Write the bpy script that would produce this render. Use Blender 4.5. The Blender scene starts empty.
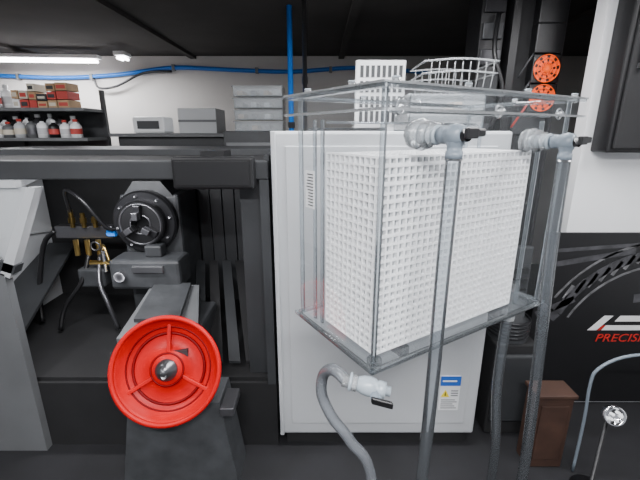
import bpy, bmesh, math, random
from mathutils import Vector, Matrix
random.seed(4)
D=bpy.data; SC=bpy.context.scene
# ---------------------------------------------------------------- materials
def mat(name,col,rough=.5,metal=0,emit=0,var=0,scale=8,bump=0,coat=0,trans=0,spec=.5):
    m=D.materials.new(name); m.use_nodes=True; nt=m.node_tree; b=nt.nodes['Principled BSDF']
    b.inputs['Base Color'].default_value=(*col,1); b.inputs['Roughness'].default_value=rough
    b.inputs['Metallic'].default_value=metal; b.inputs['Specular IOR Level'].default_value=spec
    if coat: b.inputs['Coat Weight'].default_value=coat
    if emit:
        b.inputs['Emission Color'].default_value=(*col,1); b.inputs['Emission Strength'].default_value=emit
    if var or bump:
        tc=nt.nodes.new('ShaderNodeTexCoord'); n=nt.nodes.new('ShaderNodeTexNoise'); n.inputs['Scale'].default_value=scale; n.inputs['Detail'].default_value=5
        nt.links.new(tc.outputs['Object'],n.inputs['Vector'])
        if var:
            r=nt.nodes.new('ShaderNodeValToRGB')
            r.color_ramp.elements[0].color=(*[c*(1-var) for c in col],1); r.color_ramp.elements[1].color=(*[min(1,c*(1+var)) for c in col],1)
            r.color_ramp.elements[0].position=.3; r.color_ramp.elements[1].position=.7
            nt.links.new(n.outputs['Fac'],r.inputs['Fac']); nt.links.new(r.outputs['Color'],b.inputs['Base Color'])
        if bump:
            bp=nt.nodes.new('ShaderNodeBump'); bp.inputs['Strength'].default_value=bump; bp.inputs['Distance'].default_value=.01
            nt.links.new(n.outputs['Fac'],bp.inputs['Height']); nt.links.new(bp.outputs['Normal'],b.inputs['Normal'])
    return m
def clear(name,tint,base,body=(.8,.85,.88),rough=.08,k=1.0,diff=.5):
    """clear plastic: transparent + (diffuse haze, glossy) ; base = haze amount, plus fresnel"""
    m=D.materials.new(name); m.use_nodes=True; nt=m.node_tree; nt.nodes.clear()
    o=nt.nodes.new('ShaderNodeOutputMaterial'); t=nt.nodes.new('ShaderNodeBsdfTransparent'); t.inputs[0].default_value=(*tint,1)
    g=nt.nodes.new('ShaderNodeBsdfGlossy'); g.inputs['Roughness'].default_value=rough
    d=nt.nodes.new('ShaderNodeBsdfDiffuse'); d.inputs[0].default_value=(*body,1)
    mx=nt.nodes.new('ShaderNodeMixShader'); mx.inputs[0].default_value=base
    nt.links.new(t.outputs[0],mx.inputs[1]); nt.links.new(d.outputs[0],mx.inputs[2])
    f=nt.nodes.new('ShaderNodeFresnel'); f.inputs[0].default_value=1.45
    mu=nt.nodes.new('ShaderNodeMath'); mu.operation='MULTIPLY'; mu.inputs[1].default_value=k
    nt.links.new(f.outputs[0],mu.inputs[0])
    m2=nt.nodes.new('ShaderNodeMixShader'); nt.links.new(mu.outputs[0],m2.inputs[0])
    nt.links.new(mx.outputs[0],m2.inputs[1]); nt.links.new(g.outputs[0],m2.inputs[2]); nt.links.new(m2.outputs[0],o.inputs[0])
    return m
M={}
M['wall']=mat('wall_paint',(.52,.50,.48),.8,var=.08,scale=2)
M['wallw']=mat('white_wall_paint',(.8,.81,.82),.7,var=.03,scale=2)
M['ceil']=mat('dark_ceiling',(.03,.027,.025),.9,var=.2,scale=3)
M['floor']=mat('concrete_dark',(.010,.010,.012),.7,var=.3,scale=5)
M['blk']=mat('black_plastic',(.008,.008,.009),.4)
M['blkm']=mat('black_matte',(.012,.012,.013),.75,var=.2,scale=6)
M['dk']=mat('dark_grey_paint',(.033,.035,.038),.5,var=.15,scale=4)
M['md']=mat('mid_grey_paint',(.13,.135,.14),.45,var=.1,scale=4)
M['lt']=mat('light_grey_paint',(.50,.515,.53),.4,var=.03,scale=3)
M['wh']=mat('white_plastic',(.85,.86,.87),.4)
M['grid']=mat('eggcrate_white',(.97,.975,.98),.3)
M['gridshade']=mat('eggcrate_painted_shade',(.30,.325,.35),.6)  # shade inside the cells, put into the colour
M['pvc']=mat('grey_pvc',(.17,.205,.24),.4)
M['pvcl']=mat('light_pvc',(.33,.38,.42),.3)
M['steel']=mat('steel',(.5,.5,.52),.3,1)
M['dsteel']=mat('dark_steel',(.14,.14,.15),.3,.8)
M['bsteel']=mat('blackened_steel',(.03,.03,.033),.3,.6)
M['iron']=mat('cast_iron_paint',(.05,.053,.057),.45,var=.25,scale=12,bump=.2)
M['brass']=mat('brass',(.65,.45,.15),.3,1)
M['red']=mat('red_plastic',(.55,.0,.003),.42,spec=.25)
M['redd']=mat('red_dark',(.16,.0,.002),.5,spec=.2)
M['blue']=mat('blue_airline',(.01,.15,.55),.35)
M['bluel']=mat('label_blue',(.02,.12,.5),.5)
M['yel']=mat('label_yellow',(.9,.7,.03),.5)
M['org']=mat('orange_plastic_glow',(.95,.10,.005),.4,emit=.1)  # fan plastic given a slight glow of its own, no lamp
M['chr']=mat('chrome',(.8,.8,.82),.1,1)
M['wood']=mat('brown_board',(.05,.024,.016),.6,var=.3,scale=10)
M['card']=mat('cardboard',(.42,.27,.15),.8,var=.15)
M['cream']=mat('cream_box',(.6,.55,.45),.7)
M['rbox']=mat('red_box',(.45,.05,.04),.6)
M['tube']=mat('led_tube',(1,.98,1),.5,emit=14)
M['txt']=mat('white_ink',(.75,.75,.75),.6)
M['txtr']=mat('red_ink',(.5,.015,.01),.6)
M['gink']=mat('grey_ink',(.05,.05,.055),.5,var=.6,scale=14)
M['gink2']=mat('mid_grey_ink',(.12,.12,.125),.5,var=.6,scale=20)
M['lab']=mat('paper_label',(.75,.76,.77),.6)
M['sheet']=clear('clear_acrylic_sheet',(.98,.985,.99),.015,k=.12,rough=.03)
M['edge']=clear('clear_acrylic_edge',(.84,.87,.89),.10,body=(.60,.66,.70),k=1.1,rough=.1)
M['hose']=clear('clear_vinyl_hose',(.84,.87,.89),.085,body=(.55,.60,.65),k=1.7,rough=.12)
M['hoseg']=clear('grey_vinyl_hose',(.6,.63,.65),.42,body=(.30,.32,.35),k=1.1,rough=.2)
M['cbin']=clear('clear_bin',(.88,.9,.91),.25,body=(.75,.78,.8),k=1,rough=.15)
M['pane']=clear('window_pane',(.85,.88,.9),.6,body=(.8,.83,.85),k=1)
# ---------------------------------------------------------------- mesh builder
class B:
    def __init__(s): s.bm=bmesh.new(); s.mats=[]
    def mi(s,k):
        if k not in s.mats: s.mats.append(k)
        return s.mats.index(k)
    def _fin(s,faces,k,smooth=False):
        i=s.mi(k)
        for f in faces: f.material_index=i; f.smooth=smooth
    def obox(s,o,ax,ay,az,k,bev=0):
        """box from origin corner o with edge vectors"""
        o,ax,ay,az=map(Vector,(o,ax,ay,az))
        vs=[s.bm.verts.new(o+ax*i+ay*j+az*l) for i,j,l in ((0,0,0),(1,0,0),(1,1,0),(0,1,0),(0,0,1),(1,0,1),(1,1,1),(0,1,1))]
        fs=[s.bm.faces.new([vs[q] for q in f]) for f in ((0,3,2,1),(4,5,6,7),(0,1,5,4),(1,2,6,5),(2,3,7,6),(3,0,4,7))]
        s._fin(fs,k)
        if bev:
            es=list({e for f in fs for e in f.edges})
            r=bmesh.ops.bevel(s.bm,geom=es,offset=bev,segments=2,affect='EDGES',profile=.5)
            s._fin(r['faces'],k,False)
    def box(s,x0,x1,y0,y1,z0,z1,k,bev=0):
        s.obox((x0,y0,z0),(x1-x0,0,0),(0,y1-y0,0),(0,0,z1-z0),k,bev)
    def quad(s,pts,k):
        s._fin([s.bm.faces.new([s.bm.verts.new(Vector(p)) for p in pts])],k)
    def prism(s,pts,d,k):
        d=Vector(d); a=[s.bm.verts.new(Vector(p)) for p in pts]; b=[s.bm.verts.new(Vector(p)+d) for p in pts]
        n=len(pts); fs=[s.bm.faces.new(a[::-1]),s.bm.faces.new(b)]
        for i in range(n): fs.append(s.bm.faces.new([a[i],a[(i+1)%n],b[(i+1)%n],b[i]]))
        s._fin(fs,k)
    def frame(s,d):
        d=Vector(d).normalized(); u=d.cross(Vector((0,0,1)))
        if u.length<1e-3: u=Vector((1,0,0))
        u.normalize(); return d,u,d.cross(u)
    def lathe(s,o,d,prof,k,n=32,closed=False,smooth=True):
        """prof list of (dist along d, radius)"""
        o=Vector(o); d,u,v=s.frame(d); rings=[]
        for h,r in prof:
            if r<1e-6: rings.append([s.bm.verts.new(o+d*h)])
            else: rings.append([s.bm.verts.new(o+d*h+(u*math.cos(2*math.pi*i/n)+v*math.sin(2*math.pi*i/n))*r) for i in range(n)])
        fs=[]
        for a,b in zip(rings,rings[1:]):
            for i in range(n):
                q=[a[i%len(a)],a[(i+1)%len(a)],b[(i+1)%len(b)],b[i%len(b)]]
                w=[]
                for x in q:
                    if x not in w: w.append(x)
                if len(w)>2:
                    try: fs.append(s.bm.faces.new(w))
                    except ValueError: pass
        s._fin(fs,k,smooth)
    def cyl(s,p0,p1,r,k,n=20,r2=None):
        p0=Vector(p0); L=(Vector(p1)-p0).length; r2=r if r2 is None else r2
        s.lathe(p0,Vector(p1)-p0,[(0,0),(0,r),(0,r),(L,r2),(L,r2),(L,0)],k,n)
    def tube(s,pts,r,k,n=12,caps=True,sm=4):
        P=[Vector(p) for p in pts]; Q=[]
        for i in range(len(P)-1):
            p0=P[max(i-1,0)];p1=P[i];p2=P[i+1];p3=P[min(i+2,len(P)-1)]
            for j in range(sm):
                t=j/sm; Q.append(.5*((2*p1)+(p2-p0)*t+(2*p0-5*p1+4*p2-p3)*t*t+(-p0+3*p1-3*p2+p3)*t**3))
        Q.append(P[-1]); rings=[]; u=None
        for i,q in enumerate(Q):
            d=(Q[min(i+1,len(Q)-1)]-Q[max(i-1,0)]).normalized()
            if u is None: _,u,_=s.frame(d)
            u=(u-d*u.dot(d)).normalized(); v=d.cross(u)
            rings.append([s.bm.verts.new(q+(u*math.cos(2*math.pi*a/n)+v*math.sin(2*math.pi*a/n))*r) for a in range(n)])
        fs=[]
        for a,b in zip(rings,rings[1:]):
            for i in range(n): fs.append(s.bm.faces.new([a[i],a[(i+1)%n],b[(i+1)%n],b[i]]))
        if caps: fs+= [s.bm.faces.new(rings[0][::-1]),s.bm.faces.new(rings[-1])]
        s._fin(fs,k,True)
    def torus(s,o,d,R,r,k,n=40,m=10):
        o=Vector(o); d,u,v=s.frame(d); rings=[]
        for i in range(n):
            a=2*math.pi*i/n; c=u*math.cos(a)+v*math.sin(a)
            rings.append([s.bm.verts.new(o+c*(R+r*math.cos(2*math.pi*j/m))+d*r*math.sin(2*math.pi*j/m)) for j in range(m)])
        fs=[]
        for i in range(n):
            a=rings[i]; b=rings[(i+1)%n]
            for j in range(m): fs.append(s.bm.faces.new([a[j],a[(j+1)%m],b[(j+1)%m],b[j]]))
        s._fin(fs,k,True)
    def done(s,name,parent=None,recalc=True):
        if recalc: bmesh.ops.recalc_face_normals(s.bm,faces=s.bm.faces[:])
        me=D.meshes.new(name); s.bm.to_mesh(me); s.bm.free()
        for k in s.mats: me.materials.append(M[k])
        ob=D.objects.new(name,me); SC.collection.objects.link(ob)
        if parent: ob.parent=parent
        return ob
def empty(name):
    e=D.objects.new(name,None); SC.collection.objects.link(e); return e
def text(s,loc,size,k,parent,name,ext=.001,shear=0,xs=1):
    c=D.curves.new(name,'FONT'); c.body=s; c.size=size; c.extrude=ext; c.shear=shear; c.materials.append(M[k])
    o=D.objects.new(name,c); SC.collection.objects.link(o); o.location=loc; o.rotation_euler=(math.pi/2,0,0); o.scale=(xs,1,1); o.parent=parent
    return o
# ---------------------------------------------------------------- camera
cd=D.cameras.new('camera'); cam=D.objects.new('camera',cd); SC.collection.objects.link(cam); SC.camera=cam
cd.sensor_width=36; cd.lens=21.375; cd.clip_start=.02
cam.location=(0,0,1.6); cam.rotation_euler=(math.radians(74),0,0)
# ---------------------------------------------------------------- room
CZ=2.38
b=B(); b.box(-4,3,-1.2,4.6,-.05,0,'floor'); b.done('floor')
b=B(); b.box(-4,3,-1.2,4.6,CZ,CZ+.05,'ceil')
for x in (-3,-1.4,.2,1.8): b.box(x,x+.06,-1.2,4.5,CZ-.03,CZ,'ceil')
b.done('ceiling')
b=B(); b.box(-4,3,4.5,4.6,0,CZ,'wall'); b.done('wall_back')
b=B(); b.box(-4.1,-4,-1.2,4.6,0,CZ,'wall'); b.done('wall_left')
b=B(); b.box(3,3.1,-1.2,4.6,0,CZ,'wallw'); b.done('wall_right')
b=B(); b.box(1.32,3,1.97,2.05,0,CZ,'wallw'); b.done('wall_partition')

# ---------------------------------------------------------------- tank
TH=math.radians(32); A=Vector((math.cos(TH),math.sin(TH),0)); Bv=Vector((-math.sin(TH),math.cos(TH),0)); Nn=-Bv
N0=Vector((.136,.85,0)); TB,TT=1.015,1.69; LA,LB=.77,.38
def T(s,t,z): return N0+A*s+Bv*t+Vector((0,0,z))
Z=Vector((0,0,1))
tank=empty('coolant_filter_tank')
b=B()
for q in ([(0,0),(LA,0)],[(0,0),(0,LB)],[(LA,0),(LA,LB)],[(0,LB),(LA,LB)]):
    (s0,t0),(s1,t1)=q
    b.quad([T(s0,t0,TB),T(s1,t1,TB),T(s1,t1,TT),T(s0,t0,TT)],'sheet')
b.quad([T(0,0,TT+.004),T(LA,0,TT+.004),T(LA,LB,TT+.004),T(0,LB,TT+.004)],'sheet')
b.done('tank_walls',tank,False)
b=B()
def bar(s0,t0,z0,ds,dt,dz,k='edge',bev=.003): b.obox(T(s0,t0,z0),A*ds,Bv*dt,Z*dz,k,bev)
for s in (0,LA-.012):
    for t in (0,LB-.012): bar(s,t,TB,.012,.012,TT-TB)
f=.028
bar(-f,-f,TT-.004,LA+2*f,f,.012); bar(-f,LB,TT-.004,LA+2*f,f,.012); bar(-f,0,TT-.004,f,LB,.012); bar(LA,0,TT-.004,f,LB,.012)
for q in (((-f,-f),(LA+f,-f)),((-f,-f),(-f,LB+f)),((LA+f,-f),(LA+f,LB+f))):
    (s0,t0),(s1,t1)=q
    b.quad([T(s0,t0,TT-.045),T(s1,t1,TT-.045),T(s1,t1,TT-.004),T(s0,t0,TT-.004)],'sheet')
bar(-f,-f-.003,TT-.049,LA+2*f,.005,.006,'cbin',0); bar(-f-.003,-f,TT-.049,.005,LB+2*f,.006,'cbin',0)  # pale strips stand in for highlights along the rim
bar(-f,-f-.003,TT+.004,LA+2*f,.004,.005,'cbin',0); bar(-f-.003,-f,TT+.004,.004,LB+2*f,.005,'cbin',0); bar(-f,LB+f,TT+.004,LA+2*f,.004,.005,'cbin',0)  # upper rim highlights, modelled as pale strips
bar(-.015,-.015,TB-.012,LA+.03,.015,.012); bar(-.015,-.015,TB-.012,.015,LB+.03,.012); bar(LA,-.015,TB-.012,.015,LB+.03,.012); bar(0,LB,TB-.012,LA,.015,.012)
for s,t in ((.01,.30),(LA-.02,.30),(.012,.262),(.66,.02),(.66,.30)): bar(s,t,TB,.008,.014,TT-TB-.06)
bar(.02,.02,1.60,.008,LB-.04,.008); bar(.05,.035,1.64,LA-.1,.008,.008); bar(.05,.30,1.62,LA-.1,.008,.008)
b.done('tank_frame',tank)
b=B()
for s,t in ((.02,-.01),(.25,-.012),(.5,-.012),(LA-.02,-.012),(-.012,.1),(-.012,.3),(LA+.01,.2),(.25,LB+.01),(.5,LB+.01)):
    b.cyl(T(s,t,TT+.008),T(s,t,TT+.018),.009,'cbin',12); b.torus(T(s,t,TT+.018),Z,.007,.0025,'pvcl',12,6)
for s,t,z in ((.05,.0,1.652),(.40,.0,1.65),(.70,.0,1.65)):
    b.torus(T(s,t,z),Nn,.015,.003,'cbin',20,8); b.cyl(T(s,t,z),T(s,t-.012,z),.008,'cbin',14)
b.done('lid_screws',tank)
b=B()
b.quad([T(0,0,TB),T(LA,0,TB),T(LA,LB,TB),T(0,LB,TB)],'edge')
b.done('tank_base_plate',tank,False)
b=B(); b.obox(T(-.002,.285,1.38),A*.001,Bv*.05,Z*.11,'lab')
for i in range(11): b.obox(T(-.0035,.29,1.388+i*.009),A*.001,Bv*random.uniform(.025,.038),Z*.003,'blkm')
b.done('paper_label',tank)
# egg crate pack: lattice sheets, square cells on broad face and end, shaded by grey backing
b=B(); S0,S1,Z0,Z1=.03,.64,1.025,1.562; P=.0215
ns=int((S1-S0)/P); nz=int((Z1-Z0)/P); G=11; GP=P
LD=G*GP
w=.0055
for i in range(ns+1): b.obox(T(S0+i*P-w/2,.03,Z0),A*w,Bv*.012,Z*(nz*P),'grid')
for i in range(nz+1): b.obox(T(S0,.0304,Z0+i*P-w/2),A*(ns*P),Bv*.0112,Z*w,'grid')
b.obox(T(S0+.012,.043,Z0),A*(ns*P-.012),Bv*.002,Z*(nz*P),'gridshade')  # grey backing paints the shade in the broad-face cells
# end lattice
for j in range(1,G+1): b.obox(T(S0-w/2,.03+j*GP-w/2,Z0),A*.011,Bv*w,Z*(nz*P),'grid')
for i in range(nz+1): b.obox(T(S0-w/2+.0004,.03,Z0+i*P-w/2),A*.010,Bv*LD,Z*w,'grid')
b.obox(T(S0+.010,.043,Z0),A*.002,Bv*(LD-.013),Z*(nz*P),'gridshade')  # same painted shade behind the end cells
# inner sheets seen from above
for j in range(1,G+1):
    t=.03+j*GP
    b.obox(T(S0+.012,t,Z0),A*(ns*P-.012),Bv*.003,Z*(nz*P),'grid')
for i in range(1,ns+1): b.obox(T(S0+i*P,.045,Z0+.3),A*.003,Bv*(LD-.015),Z*(nz*P-.3),'grid')
# brighter doubled strips near the top, where the sheets overlap
for k in range(nz-9,nz,2): b.obox(T(S0,.0288,Z0+k*P-.001),A*(ns*P),Bv*.0015,Z*.009,'grid')
b.done('eggcrate_media_stack',tank)
def valve(s,z,out=.1,name='ball_valve'):
    b=B(); o=T(s,0,z)
    b.lathe(o-Nn*.02,Nn,[(0,0),(0,.034),(.012,.034),(.012,.0),],'cbin',8)
    b.lathe(o,Nn,[(0,.036),(.008,.036),(.010,.028),(.016,.028)],'cbin',24)
    b.lathe(o,Nn,[(.016,0),(.016,.031),(.026,.031),(.026,.022),(.034,.022),(.034,.025),(.043,.025),(.045,.018)],'cbin',12)
    b.cyl(o,o+Nn*.05,.016,'pvcl')
    b.torus(o+Nn*.052,Nn,.017,.005,'pvcl',20,8)
    b.lathe(o,Nn,[(.045,.016),(.062,.016),(.062,.019),(.074,.019),(.078,.017),(.086,.021),(.1,.024),(.114,.021),(.12,.013),(.122,0)],'pvc',24)
    e=o+Nn*out
    b.lathe(e+Z*.022,-Z,[(0,0),(0,.012),(.01,.019),(.04,.019),(.045,.016),(.055,.016),(.055,.018),(.07,.018),(.071,.0)],'pvc',24)
    b.cyl(e+Nn*.02,e+Nn*.032,.013,'blk',16)
    h=e+Nn*.032+Z*.004
    b.obox(h-A*.016-Z*.011,A*.034,Nn*.012,Z*.022,'blk',.003)
    b.obox(h+A*.010-Z*.007,A*.034,Nn*.01,Z*.016,'blk',.004)
    b.cyl(e-Z*.048,e-Z*.052,.0185,'steel',20)
    b.done(name,tank); return e
e1=valve(.112,1.592); e2=valve(.57,1.572)
b=B()
pp=[e1-Z*.045,e1-Z*.3,e1-Z*.7,e1-Z*1.1+Vector((.0,.02,0)),e1-Z*1.5+Vector((.02,.08,0))]
b.tube(pp,.0165,'hose',24,False,6)
b.done('drain_hose',tank)
b=B()
pp=[e2-Z*.045,e2-Z*.3+Vector((.008,0,0)),e2-Z*.7+Vector((.03,0,0)),e2-Z*1.1+Vector((.06,.02,0)),e2-Z*1.5+Vector((.08,.05,0))]
b.tube(pp,.0175,'hose',24,False,6)
b.done('drain_hose',tank)
b=B()
q=T(.62,.02,TB-.013)
pp=[q,q-Z*.3,q-Z*.6+Vector((.03,0,0)),q-Z*.97+Vector((.06,.05,0))]
b.tube(pp,.0175,'hose',24,False,6); b.cyl(q-Z*.03,q-Z*.001,.022,'cbin')
b.done('drain_hose',tank)
b=B()
v0=Vector((.055,.80,TB-.0)); v1=Vector((.185,.775,TB-.02)); dv=(v1-v0).normalized()
b.lathe(v0,dv,[(0,0),(0,.016),(.02,.016),(.02,.02),(.036,.02),(.038,.016)],'cbin',16)
b.lathe(v0,dv,[(.036,.016),(.05,.022),(.065,.024),(.08,.022),(.085,.017),(.087,.020),(.105,.020),(.105,.012),(.118,.012),(.118,0)],'pvcl',24)
b.torus(v0+dv*.02,dv,.019,.004,'pvcl',20,8)
m_=v0+dv*.072; up=Vector((.25,-.9,-.35)).normalized()
b.cyl(m_,m_+up*.034,.012,'pvc',16)
b.obox(m_+up*.032-dv*.014-Vector((0,0,.01)),dv*.05,up*.01,Vector((0,-.006,.02)),'blk',.003)
b.cyl(T(.03,.03,TB-.002),T(.03,.03,TB-.03),.02,'cbin',20)
b.done('bottom_valve',tank)
b=B()
pp=[v0+dv*.01,v0+Vector((-.02,.04,.0)),v0+Vector((-.045,.09,-.05)),v0+Vector((-.05,.10,-.12)),v0+Vector((-.02,.09,-.19)),v0+Vector((.03,.08,-.26)),v0+Vector((.10,.08,-.42)),v0+Vector((.12,.08,-1.0))]
b.tube(pp,.0155,'hoseg',20,False,6)
b.done('drain_hose',tank)
b=B()
for s in (.14,.6):
    b.obox(T(s,.04,TB-.042),A*.03,Bv*(LB-.02),Z*.028,'md')
    p=T(s,LB,TB-.042)
    b.obox((p.x,p.y-.02,p.z),(.03,0,0),(0,1.62-p.y+.02,0),(0,0,.028),'md')
b.done('support_bracket',tank)

# ---------------------------------------------------------------- light grey machine cabinet behind tank
b=B()
CX0,CX1,CY=-.205,.80,1.63
b.box(CX0,CX1,CY,2.5,.08,1.60,'lt',.012)
b.box(CX0+.03,CX1-.03,CY+.03,2.4,0,.08,'blkm')
b.box(CX0+.06,CX1-.06,CY-.006,CY+.002,.15,1.54,'lt',.003)
b.box(CX0-.0,CX0+.02,CY-.012,CY+.01,.08,1.6,'lt',.004)
b.done('machine_cabinet')
b=B()
lx,lz=.60,.235
b.box(lx,lx+.10,CY-.010,CY-.007,lz,lz+.20,'lab'); b.box(lx,lx+.10,CY-.011,CY-.0095,lz+.145,lz+.20,'bluel')
b.prism([(lx+.006,CY-.0115,lz+.08),(lx+.050,CY-.0115,lz+.08),(lx+.028,CY-.0115,lz+.122)],(0,.001,0),'yel')
b.prism([(lx+.025,CY-.0125,lz+.088),(lx+.031,CY-.0125,lz+.088),(lx+.0295,CY-.0125,lz+.108),(lx+.0265,CY-.0125,lz+.108)],(0,.001,0),'blk')
for i in range(5): b.box(lx+.01,lx+.09-.01*(i%3),CY-.0112,CY-.0098,lz+.012+i*.012,lz+.016+i*.012,'md')
for i in range(3): b.box(lx+.056,lx+.092,CY-.0112,CY-.0098,lz+.085+i*.014,lz+.09+i*.014,'md')
b.box(lx+.01,lx+.08,CY-.012,CY-.0105,lz+.168,lz+.176,'lab')
b.done('warning_label')

# ---------------------------------------------------------------- lathe / machine enclosure
mach=empty('lathe_machine')
b=B()
X0,X1,Y0,Y1=-1.98,-.22,1.66,2.7
b.box(X0,X1,Y1,Y1+.04,0,1.5,'blkm'); b.box(X0-.04,X0,Y0,Y1+.04,0,1.5,'lt')
b.box(X1-.02,X1,Y0,Y1,0,1.5,'dk')
b.box(X0,X1,Y0,Y1,.36,.40,'blkm')
b.box(X0-.04,X1,Y0-.02,Y0+.02,0,.38,'blkm')
b.box(X0-.04,X1,Y0+.55,Y1+.04,1.46,1.5,'dk')
b.box(X0-.04,X1,Y0-.02,Y0+.55,1.42,1.47,'blkm',.008)
b.box(X0-.04,X1,Y0-.03,Y0+.02,1.40,1.48,'dk',.006)
b.box(X1-.04,X1,Y0-.03,Y0+.02,.38,1.40,'dk')
b.prism([(-.26,1.7,.40),(-.26,2.69,.40),(-.42,2.69,.40),(-.36,1.7,.40)],(0,0,1.0),'dk')
for i in range(5): b.box(-.85+i*.09,-.77+i*.09,2.62-.02*i,2.7,.4,1.42,'dk',.004)
for i in range(4):
    b.prism([(-.66+i*.09,1.75,.42),(-.60+i*.09,1.75,.42),(-.80+i*.09,2.5,.72),(-.86+i*.09,2.5,.72)],(0,0,.015),'blkm' if i%2 else 'dk')
b.prism([(X0+.01,1.7,.42),(X0+.35,1.7,.42),(X0+.2,2.65,.8),(X0+.01,2.65,.8)],(0,0,.02),'dk')
b.prism([(X0+.01,2.68,.9),(X0+.01,1.7,1.05),(X0+.01,1.7,1.40),(X0+.01,2.68,1.40)],(.02,0,0),'lt')
b.prism([(-1.97,2.3,1.40),(-1.60,2.3,1.40),(-1.68,2.3,1.33),(-1.97,2.3,1.20)],(0,.03,0),'lt')
b.done('enclosure',mach)
b=B()
dx=.28
def Dp(x,z): return (x+dx,1.60,z)
b.prism([Dp(-2.2,.0),Dp(-1.70,.0),Dp(-1.70,.98),Dp(-2.2,1.16)],(0,.04,0),'md')
b.prism([Dp(-2.2,1.16),Dp(-1.66,.98),Dp(-1.64,1.02),Dp(-2.2,1.21)],(0,.05,0),'dk')
b.prism([Dp(-2.2,1.37),Dp(-1.56,1.37),Dp(-1.56,1.40),Dp(-2.2,1.40)],(0,.05,0),'lt')
b.prism([Dp(-1.72,.98),Dp(-1.52,1.37),Dp(-1.48,1.37),Dp(-1.68,.96)],(0,.05,0),'lt')
b.quad([(x,1.62,z) for x,_,z in (Dp(-2.2,1.20),Dp(-1.70,1.02),Dp(-1.53,1.37),Dp(-2.2,1.37))],'pane')
b.done('sliding_door',mach)
b=B(); sx,sz,sy=-1.05,1.075,2.2
b.box(sx-.16,sx+.20,sy+.06,2.6,.42,sz+.16,'iron',.02)
b.prism([(sx-.13,sy+.06,sz+.15),(sx+.17,sy+.06,sz+.15),(sx+.10,sy+.06,sz+.24),(sx-.06,sy+.06,sz+.24)],(0,.3,0),'iron')
b.lathe((sx,sy+.06,sz),(0,-1,0),[(0,.19),(.04,.19),(.05,.18),(.05,.135)],'bsteel',48,smooth=False)
b.lathe((sx,sy+.06,sz),(0,-1,0),[(.05,.138),(.09,.138),(.10,.13),(.10,.055),(.04,.05),(.04,0)],'blk',48,smooth=False)
b.torus((sx,sy-.04,sz),(0,-1,0),.12,.006,'dsteel'); b.torus((sx,sy-.04,sz),(0,-1,0),.058,.005,'dsteel')
for i in range(8):
    a=i*math.pi/4+.2; c=Vector((sx+.160*math.cos(a),sy+.01,sz+.160*math.sin(a))); b.cyl(c,c-Vector((0,.012,0)),.009,'dsteel',8)
for i in range(3):
    a=i*2*math.pi/3+math.pi/2; r=Vector((math.cos(a),0,math.sin(a))); t=Vector((-math.sin(a),0,math.cos(a)))
    c=Vector((sx,sy-.04,sz))
    b.obox(c+r*.035-t*.02,r*.08,t*.04,Vector((0,-.035,0)),'bsteel',.004); b.obox(c+r*.035-t*.016+Vector((0,-.035,0)),r*.045,t*.032,Vector((0,-.03,0)),'dsteel',.003)
b.done('spindle_chuck',mach)
b=B()
b.box(sx-.17,sx+.24,2.06,2.25,sz-.37,sz-.19,'iron',.02)
b.box(sx-.03,sx+.15,2.045,2.06,sz-.26,sz-.22,'steel',.003)
b.box(sx+.02,sx+.12,2.12,2.2,sz-.19,sz-.12,'dk',.01)
b.cyl((sx-.1,2.06,sz-.28),(sx-.1,2.03,sz-.28),.03,'dsteel',20)
b.done('tool_turret',mach)
b=B()
b.prism([(-1.0,2.1,.72),(-.72,2.1,.72),(-.60,1.66,.62),(-1.0,1.66,.62)],(0,0,-.1),'md')
b.prism([(-.97,2.08,.722),(-.76,2.08,.722),(-.72,1.75,.66),(-.95,1.75,.66)],(0,0,.02),'iron')
b.box(-1.02,-.62,1.72,2.1,.40,.62,'iron',.02)
b.cyl((-.85,1.72,.56),(-.85,1.64,.56),.05,'dsteel',24)
b.done('cross_slide',mach)
b=B()
b.box(-1.66,-1.30,2.3,2.36,.95,1.03,'dsteel',.006)
b.box(-1.50,-1.34,2.2,2.34,.66,.78,'iron',.012)
for i,x in enumerate((-1.52,-1.45,-1.38)):
    b.cyl((x,2.27,1.03),(x,2.27,1.14-.02*i),.013,'brass',10); b.cyl((x,2.27,.85),(x,2.27,.95),.016,'brass',8); b.cyl((x,2.27,1.06),(x,2.27,1.09),.021,'brass',6)
b.cyl((-1.42,2.22,.82),(-1.28,2.22,.82),.014,'brass',8); b.cyl((-1.33,2.22,.76),(-1.33,2.22,.92),.012,'steel',8)
b.cyl((-1.30,2.25,1.0),(-1.25,2.25,1.0),.02,'blue',10); b.torus((-1.36,2.2,.93),(0,-1,0),.026,.005,'dsteel',20,6)
b.tube([(-1.52,2.27,1.12),(-1.48,2.2,1.27),(-1.36,2.15,1.22),(-1.28,2.2,1.05),(-1.24,2.24,1.03)],.011,'blk')
b.tube([(-1.45,2.27,.86),(-1.48,2.2,.7),(-1.58,2.15,.55),(-1.6,2.1,.42)],.013,'blk')
b.tube([(-1.38,2.27,.86),(-1.34,2.15,.72),(-1.28,2.1,.6),(-1.24,2.1,.43)],.013,'dsteel')
b.tube([(-1.33,2.22,.90),(-1.28,2.15,.95),(-1.24,2.12,.85)],.008,'brass')
b.tube([(-1.66,2.3,1.0),(-1.75,2.3,.9),(-1.8,2.25,.6),(-1.78,2.2,.42)],.015,'blk')
b.done('coolant_manifold',mach)
b=B(); b.box(-.60,-.27,1.55,1.625,1.37,1.5,'blk',.01); b.box(-.585,-.285,1.545,1.551,1.385,1.485,'blk',.002); b.box(-.5,-.4,1.62,1.75,1.47,1.52,'blk')
b.done('display_panel',mach)
b=B(); b.box(-1.5,-.9,1.78,1.84,1.405,1.42,'wh',.004); b.cyl((-1.47,1.81,1.40),(-.93,1.81,1.40),.008,'tube',10)  # lamp fixture added to brighten the machine interior
wl=b.done('added_fill_lamp',mach)
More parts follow.
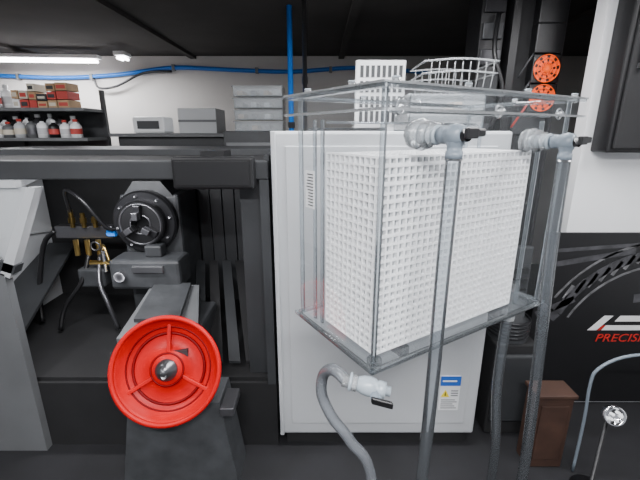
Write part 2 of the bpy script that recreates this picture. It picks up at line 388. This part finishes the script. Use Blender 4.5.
l=D.lights.new('added_fill_glow','AREA'); l.shape='RECTANGLE'; l.size=.55; l.size_y=.05; l.energy=9; l.color=(.97,.97,1)  # added fill light for the machine interior
lo=D.objects.new('added_fill_glow',l); SC.collection.objects.link(lo); lo.location=(-1.2,1.81,1.38); lo.rotation_euler=(math.radians(25),0,0); lo.parent=mach

# ---------------------------------------------------------------- red wheel on stand
wheel=empty('red_handwheel')
b=B(); ro=Vector((-.655,1.42,.615)); rd=Vector((.12,-1,.42)).normalized()
b.lathe(ro-rd*.03,rd,[(0,.0),(0,.09),(-.01,.19),(.03,.218),(.056,.226),(.066,.226),(.068,.216),(.045,.204),(.01,.17),(.005,.12),(.02,.075),(.05,.06),(.05,0)],'red',56)
_,u_,v_=b.frame(rd)
for i in range(3):
    a=i*2*math.pi/3+.5; c=u_*math.cos(a)+v_*math.sin(a); tt=rd.cross(c)
    b.obox(ro+c*.06-tt*.008-rd*.02,c*.14,tt*.016,rd*.02,'red',.003)
b.torus(ro+rd*.035,rd,.220,.011,'red',56,10)
b.torus(ro-rd*.018,rd,.15,.006,'redd'); b.torus(ro-rd*.012,rd,.178,.004,'redd'); b.torus(ro+rd*.012,rd,.068,.004,'redd')
b.lathe(ro,rd,[(.015,.0),(.02,.046),(.028,.046),(.03,.034),(.05,.032),(.05,.018),(.08,.016),(.08,0)],'dsteel',24)
b.cyl(ro+v_*.02+rd*.05,ro+v_*.02+rd*.065,.010,'steel',12)
b.done('wheel',wheel)
b=B()
b.cyl(ro-rd*.045,ro-rd*.16,.05,'iron',20)
b.prism([(-.84,1.40,.46),(-.44,1.40,.46),(-.38,1.40,.0),(-.92,1.40,.0)],(0,.18,0),'iron')
b.prism([(-.72,1.46,.46),(-.56,1.46,.46),(-.58,1.46,.68),(-.70,1.46,.68)],(0,.12,0),'iron')
b.box(-.43,-.37,1.36,1.5,.42,.46,'dsteel',.005)
b.done('pedestal',wheel)

# ---------------------------------------------------------------- back wall shelves and stock
shelf=empty('storage_shelf')
b=B()
SY0,SY1=3.3,3.65
for z in (1.24,1.52,1.76): b.box(-3.6,-1.95,SY0,SY1,z,z+.025,'md')
for x in (-3.6,-2.75,-1.97): b.box(x,x+.03,SY1-.04,SY1,0,1.95,'dk')
b.box(-3.6,-1.95,SY1,SY1+.01,1.2,1.76,'dk')
b.done('shelf_frame',shelf)
def bottle(b,x,y,z,r,h,k,cap):
    b.lathe((x,y,z),(0,0,1),[(0,0),(0,r),(h*.62,r),(h*.75,r*.7),(h*.8,r*.35),(h*.88,r*.35),(h*.88,0)],k,14)
    b.cyl((x,y,z+h*.86),(x,y,z+h),r*.42,cap,12)
    b.lathe((x,y,z+h*.2),(0,0,1),[(0,r*1.02),(h*.3,r*1.02)],random.choice(['lab','cream','rbox','lt','dsteel']),14)
b=B()
for yy,zz,h0,xe in ((.05,1.785,.13,-2.62),(.16,1.785,.19,-2.62),(.05,1.545,.13,-2.06),(.17,1.545,.17,-2.06)):
    x=-3.5+yy*.3
    while x<xe:
        r=random.uniform(.036,.052); bottle(b,x,SY0+yy,zz,r,random.uniform(h0,h0+.03),random.choice(['dsteel','cream','md','lt','wh','wh','blk']),random.choice(['blk','wh','rbox','wh'])); x+=2*r+.010
b.done('shelf_bottles',shelf)
b=B(); x=-2.54
while x<-2.08:
    w=random.uniform(.06,.1); h=random.uniform(.055,.075)
    for l in range(random.choice((2,3,3))):
        b.box(x,x+w-.008,SY0+.03,SY0+.2,1.785+l*h,1.785+(l+1)*h-.006,random.choice(['card','cream','rbox','card','dk','wh','card']),.003)
        b.box(x+.01,x+w-.018,SY0+.027,SY0+.031,1.785+l*h+.015,1.785+(l+1)*h-.025,random.choice(['dk','cream','rbox']))
    x+=w
x=-3.5
while x<-2.0:
    w=random.uniform(.1,.22); h=random.uniform(.1,.2); b.box(x,x+w-.015,SY0+.03,SY0+.25,1.265,1.265+h,random.choice(['card','cream','rbox','dk','md','blk','wh']),.004); x+=w
b.done('shelf_boxes',shelf)
b=B(); b.box(-1.85,-.75,3.6,4.3,0,1.55,'dk',.01); b.box(-1.9,-.73,3.55,4.35,1.55,1.58,'md')
for i in range(3): b.box(-1.8+i*.35,-1.5+i*.35,3.585,3.6,.2,1.45,'md',.004)
b.done('workbench_cabinet')
b=B(); b.box(-1.75,-1.45,3.7,3.95,1.58,1.73,'wh',.02); b.box(-1.7,-1.5,3.69,3.70,1.62,1.69,'dk'); b.done('label_printer')
b=B()
b.box(-1.3,-.95,3.65,4.0,1.58,1.8,'lt',.005); b.box(-1.3,-.95,3.645,3.65,1.68,1.70,'md'); b.done('storage_box')
def bins(name,x0,x1,y0,y1,z0,n,h):
    b=B()
    for i in range(n):
        z=z0+i*h
        b.box(x0,x1,y0,y1,z,z+.006,'cbin'); b.box(x0,x0+.006,y0,y1,z,z+h*.9,'cbin'); b.box(x1-.006,x1,y0,y1,z,z+h*.9,'cbin')
        b.box(x0,x1,y0,y0+.006,z,z+h*.8,'cbin'); b.box(x0,x1,y1-.006,y1,z,z+h*.9,'cbin')
        b.box(x0-.01,x1+.01,y0-.012,y0,z+h*.78,z+h*.86,'cbin')
        for j in range(3): 
            xx=x0+.02+(x1-x0-.06)*j/3; b.box(xx,xx+.04,y0+.03,y1-.03,z+.008,z+h*.5,random.choice(['md','steel','wh','dk','card']))
    b.done(name)
bins('storage_bins',-.62,-.27,2.9,3.15,1.6,4,.08)
b=B(); b.box(-.7,-.22,2.85,3.2,0,1.6,'dk',.01)
for i in range(6): b.box(-.68,-.24,2.84,2.85,.1+i*.24,.32+i*.24,'md',.004)
b.done('tool_cabinet')
b=B()
ay=4.475
b.tube([(-3.9,ay,2.20),(-2.9,ay,2.16),(-2.2,ay,2.19),(-1.6,ay,2.26),(-1.0,ay,2.24),(-.3,ay,2.22),(.4,ay,2.26),(1.2,ay,2.21)],.022,'blue',10)
for x,z in ((-3.3,2.17),(-2.5,2.165),(-1.6,2.26),(-.7,2.23),(.1,2.24)): b.box(x,x+.03,ay-.028,ay+.024,z-.03,z+.03,'md')
b.tube([(-2.45,ay-.03,2.15),(-2.4,ay-.05,2.05),(-2.2,ay-.05,2.07),(-1.9,ay-.05,2.2),(-1.6,ay-.03,2.22)],.012,'blk')
b.done('compressed_air_line')
b=B(); b.cyl((-.20,2.78,0),(-.20,2.78,CZ),.018,'blue',14); b.cyl((-.20,2.78,1.62),(-.20,2.78,1.66),.026,'dsteel'); b.done('air_drop_pipe')
b=B(); b.cyl((-.10,2.70,0),(-.10,2.70,CZ),.014,'steel',12); b.cyl((-.10,2.70,1.9),(-.10,2.70,1.94),.02,'steel',12); b.done('conduit_pipe')

def lamp(name,c,L,ang,pw):
    b=B(); d=Vector((math.cos(ang),math.sin(ang),0)); n=Vector((-d.y,d.x,0)); c=Vector(c)
    b.obox(c-d*L/2-n*.05+Z*.02,d*L,n*.1,Z*.035,'wh',.004)
    b.cyl(c-d*(L/2-.03)-n*.025,c+d*(L/2-.03)-n*.025,.014,'tube',12); b.cyl(c-d*(L/2-.03)+n*.025,c+d*(L/2-.03)+n*.025,.014,'tube',12)
    o=b.done(name)
    l=D.lights.new(name+'_tubes','AREA'); l.shape='RECTANGLE'; l.size=L; l.size_y=.12; l.energy=pw; l.color=(.98,.98,1)
    lo=D.objects.new('tube_glow',l); SC.collection.objects.link(lo); lo.location=c-Z*.03; lo.rotation_euler=(0,0,ang); lo.parent=o
lamp('ceiling_tube_light',(-2.8,4.1,CZ-.11),1.2,.08,36)
lamp('ceiling_tube_light',(-1.9,4.0,CZ-.11),.16,math.pi/2,8)
lamp('ceiling_tube_light',(.1,-.4,CZ-.06),1.3,.0,100)
lamp('ceiling_tube_light',(-1.5,.2,CZ-.06),1.3,math.pi/2,36)
lamp('ceiling_tube_light',(1.6,.9,CZ-.06),1.0,math.pi/2,22)
lamp('ceiling_tube_light',(.3,1.5,CZ-.06),1.3,.0,38)
lamp('ceiling_tube_light',(-2.2,1.9,CZ-.06),1.0,.0,26)  # out-of-view lamp added to fill the shelf shadows

# ---------------------------------------------------------------- things on / behind cabinet, top right
b=B()
b.box(.20,.48,2.3,2.34,1.62,1.98,'wh',.006)
for i in range(8):
    for j in range(4): b.box(.225+i*.031,.243+i*.031,2.292,2.30,1.65+j*.08,1.71+j*.08,'dk')
b.box(.2,.48,2.3,2.45,1.60,1.63,'wh')
b.done('perforated_panel')
bins('parts_bin',.40,.74,1.8,2.15,1.6,2,.085)
b=B()
for i in range(9):
    x=.50+i*.035; b.tube([(x,1.85,1.90),(x,1.86,1.81),(x,1.9,1.775),(x,2.1,1.775),(x,2.14,1.81),(x,2.15,1.90)],.0028,'cbin',6)
for z,y0,y1 in ((1.90,1.85,2.15),(1.85,1.855,2.145)):
    b.tube([(.47,y0,z),(.63,y0-.005,z+.01),(.80,y0,z)],.005,'cbin',6); b.tube([(.47,y1,z),(.63,y1,z+.01),(.80,y1,z)],.005,'cbin',6); b.tube([(.47,y0,z),(.47,y1,z)],.005,'cbin',6); b.tube([(.80,y0,z),(.80,y1,z)],.005,'cbin',6)
b.done('wire_basket')
b=B()
b.box(1.02,1.06,2.25,2.6,0,CZ,'blk'); b.box(1.06,1.30,2.3,2.6,0,CZ,'blkm'); b.box(1.30,1.315,2.26,2.6,0,CZ,'dsteel')
for z in (1.64,1.775,1.925,2.075,2.22):
    if z in (1.64,): 
        b.box(1.10,1.29,2.28,2.3,z-.06,z+.06,'dk',.006); continue
    b.box(1.15,1.30,2.235,2.30,z-.073,z+.073,'blk',.006)
    if z>2: continue
    c=Vector((1.225,2.235,z))
    for r in (.069,.05,.03): b.torus(c-Vector((0,.006,0)),(0,-1,0),r,.003,'org',32,6)
    b.cyl(c,c-Vector((0,.012,0)),.022,'org',20)
    for i in range(9):
        a=i*2*math.pi/9; P4=[c+Vector((rr*math.cos(a+da),-.002,rr*math.sin(a+da))) for rr,da in ((.018,0),(.069,.25),(.069,.66),(.018,.6))]
        b.prism(P4,(0,.006,0),'org')
for z in (1.74,1.86,2.0): b.tube([(1.150,2.24,z),(1.12,2.2,z-.02),(1.08,2.24,z-.12)],.006,'rbox' if z<1.8 else 'dk',6)
b.done('cooling_fan_rack')
b=B()
b.box(.87,1.0,2.3,2.5,0,CZ,'blk')
for i in range(8): b.box(.88,.99,2.28,2.3,1.3+i*.13,1.38+i*.13,'bsteel' if i%2 else 'dk',.004)
b.tube([(.95,2.27,2.2),(.92,2.2,2.0),(.98,2.18,1.8),(.94,2.2,1.6)],.012,'blk')
b.done('electrical_rack')
b=B(); b.box(1.36,2.6,1.85,1.97,1.50,2.36,'blk',.01); b.box(1.38,1.95,1.835,1.85,1.52,2.34,'blkm',.004)
b.cyl((1.42,1.81,1.88),(1.42,1.81,1.98),.010,'steel',12); b.box(1.41,1.43,1.80,1.84,1.87,1.89,'steel'); b.box(1.41,1.43,1.80,1.84,1.97,1.99,'steel')
b.done('wall_cupboard')
ban=empty('shop_banner'); by=1.95
b=B(); b.box(1.2,2.5,by,by+.015,.02,1.08,'blk'); 
f_=by-.002
def strip(p0,p1,w,k):
    p0=Vector((p0[0],f_,p0[1])); p1=Vector((p1[0],f_,p1[1])); d=(p1-p0).normalized(); n=Vector((-d.z,0,d.x))*w/2
    b.prism([p0-n,p1-n,p1+n,p0+n],(0,.002,0),k)
def arc(cx,cz,R,a0,a1,w,k,n=14):
    for i in range(n):
        a=a0+(a1-a0)*i/n; c=a0+(a1-a0)*(i+1)/n
        strip((cx+R*math.cos(a),cz+R*math.sin(a)),(cx+R*math.cos(c),cz+R*math.sin(c)),w,k)
arc(1.9,.35,.62,1.75,2.7,.05,'gink'); arc(1.9,.35,.55,1.7,2.7,.012,'gink2'); arc(1.9,.35,.69,1.7,2.6,.012,'gink2')
strip((1.26,.98),(2.3,1.06),.02,'gink'); strip((1.26,.90),(1.7,.98),.03,'gink')
for i in range(7): strip((1.36+i*.06,.70+i*.035),(1.40+i*.06,.78+i*.035),.02,'gink2')
strip((1.22,.60),(1.42,.70),.04,'gink'); strip((1.24,.66),(1.34,.58),.05,'gink'); strip((1.75,.7),(2.3,.78),.05,'gink')
b.done('banner_sheet',ban)
b=B()
z0=.505
b.prism([(1.53,f_-.001,z0),(1.58,f_-.001,z0),(1.66,f_-.001,z0+.09),(1.61,f_-.001,z0+.09)],(0,.002,0),'txt')
b.prism([(1.61,f_-.001,z0),(1.83,f_-.001,z0),(1.845,f_-.001,z0+.03),(1.63,f_-.001,z0+.03)],(0,.002,0),'txt')
b.prism([(1.675,f_-.001,z0+.055),(1.87,f_-.001,z0+.055),(1.885,f_-.001,z0+.09),(1.70,f_-.001,z0+.09)],(0,.002,0),'txt')
b.prism([(1.585,f_-.002,z0),(1.602,f_-.002,z0),(1.625,f_-.002,z0+.03),(1.61,f_-.002,z0+.03)],(0,.002,0),'txtr')
b.done('logo_mark',ban)
text('PRECISION',(1.58,f_-.002,z0-.072),.07,'txtr',ban,'banner_lettering',shear=.2,xs=1.15)
b=B()
b.box(.90,1.12,1.72,1.95,0,.55,'blkm',.01); 
b.box(.91,1.11,1.69,1.72,.1,.5,'dk',.01)
b.lathe((1.0,1.82,.55),(0,0,1),[(0,.1),(.1,.1),(.12,.07),(.2,.07),(.22,.03),(.3,.03),(.3,0)],'dk',24)
for i in range(5): b.torus((1.0,1.82,.58+i*.02),Z,.1,.006,'bsteel',24,6)
b.box(.90,1.16,1.96,2.0,.0,1.0,'dk',.01); 
for i in range(6): b.box(.92,1.14,1.945,1.96,.55+i*.06,.58+i*.06,'blk')
b.done('pump_unit')
b=B(); b.box(1.02,1.19,1.5,1.6,.0,.40,'wood',.004); b.box(1.01,1.20,1.49,1.61,.40,.42,'wood',.004); b.box(1.04,1.17,1.495,1.5,.05,.36,'wood',.004); b.done('wooden_crate')
b=B()
b.tube([(1.23,1.47,.01),(1.23,1.47,.3),(1.22,1.47,.50),(1.24,1.47,.58),(1.34,1.47,.64),(1.5,1.47,.65),(1.8,1.47,.60),(2.0,1.47,.3),(2.05,1.47,.01)],.007,'pvc',10)
b.done('flexible_conduit')
b=B()
c=Vector((1.225,1.32,.46))
b.lathe(c,(-.3,-1,.4),[(-.06,0),(-.05,.025),(-.02,.038),(.0,.042),(.010,.042),(.012,.036),(.004,.03),(-.01,.0)],'chr',28)
b.cyl(c+Vector((.015,.045,-.01)),c+Vector((.015,.045,-.445)),.009,'blk',12); b.lathe(c+Vector((.015,.045,-.46)),Z,[(0,0),(0,.08),(.015,.08),(.02,.01),(.02,0)],'blk',20)
for i in range(5): 
    a=i*1.256; p=c+Vector((.02*math.cos(a),-.0,.02*math.sin(a))); b.cyl(p,p+Vector((0,-.015,.005)),.006,'wh',10)
b.done('chrome_inspection_lamp')
w=D.worlds.new('world'); SC.world=w; w.use_nodes=True; w.node_tree.nodes['Background'].inputs[0].default_value=(.78,.8,.86,1); w.node_tree.nodes['Background'].inputs[1].default_value=.6
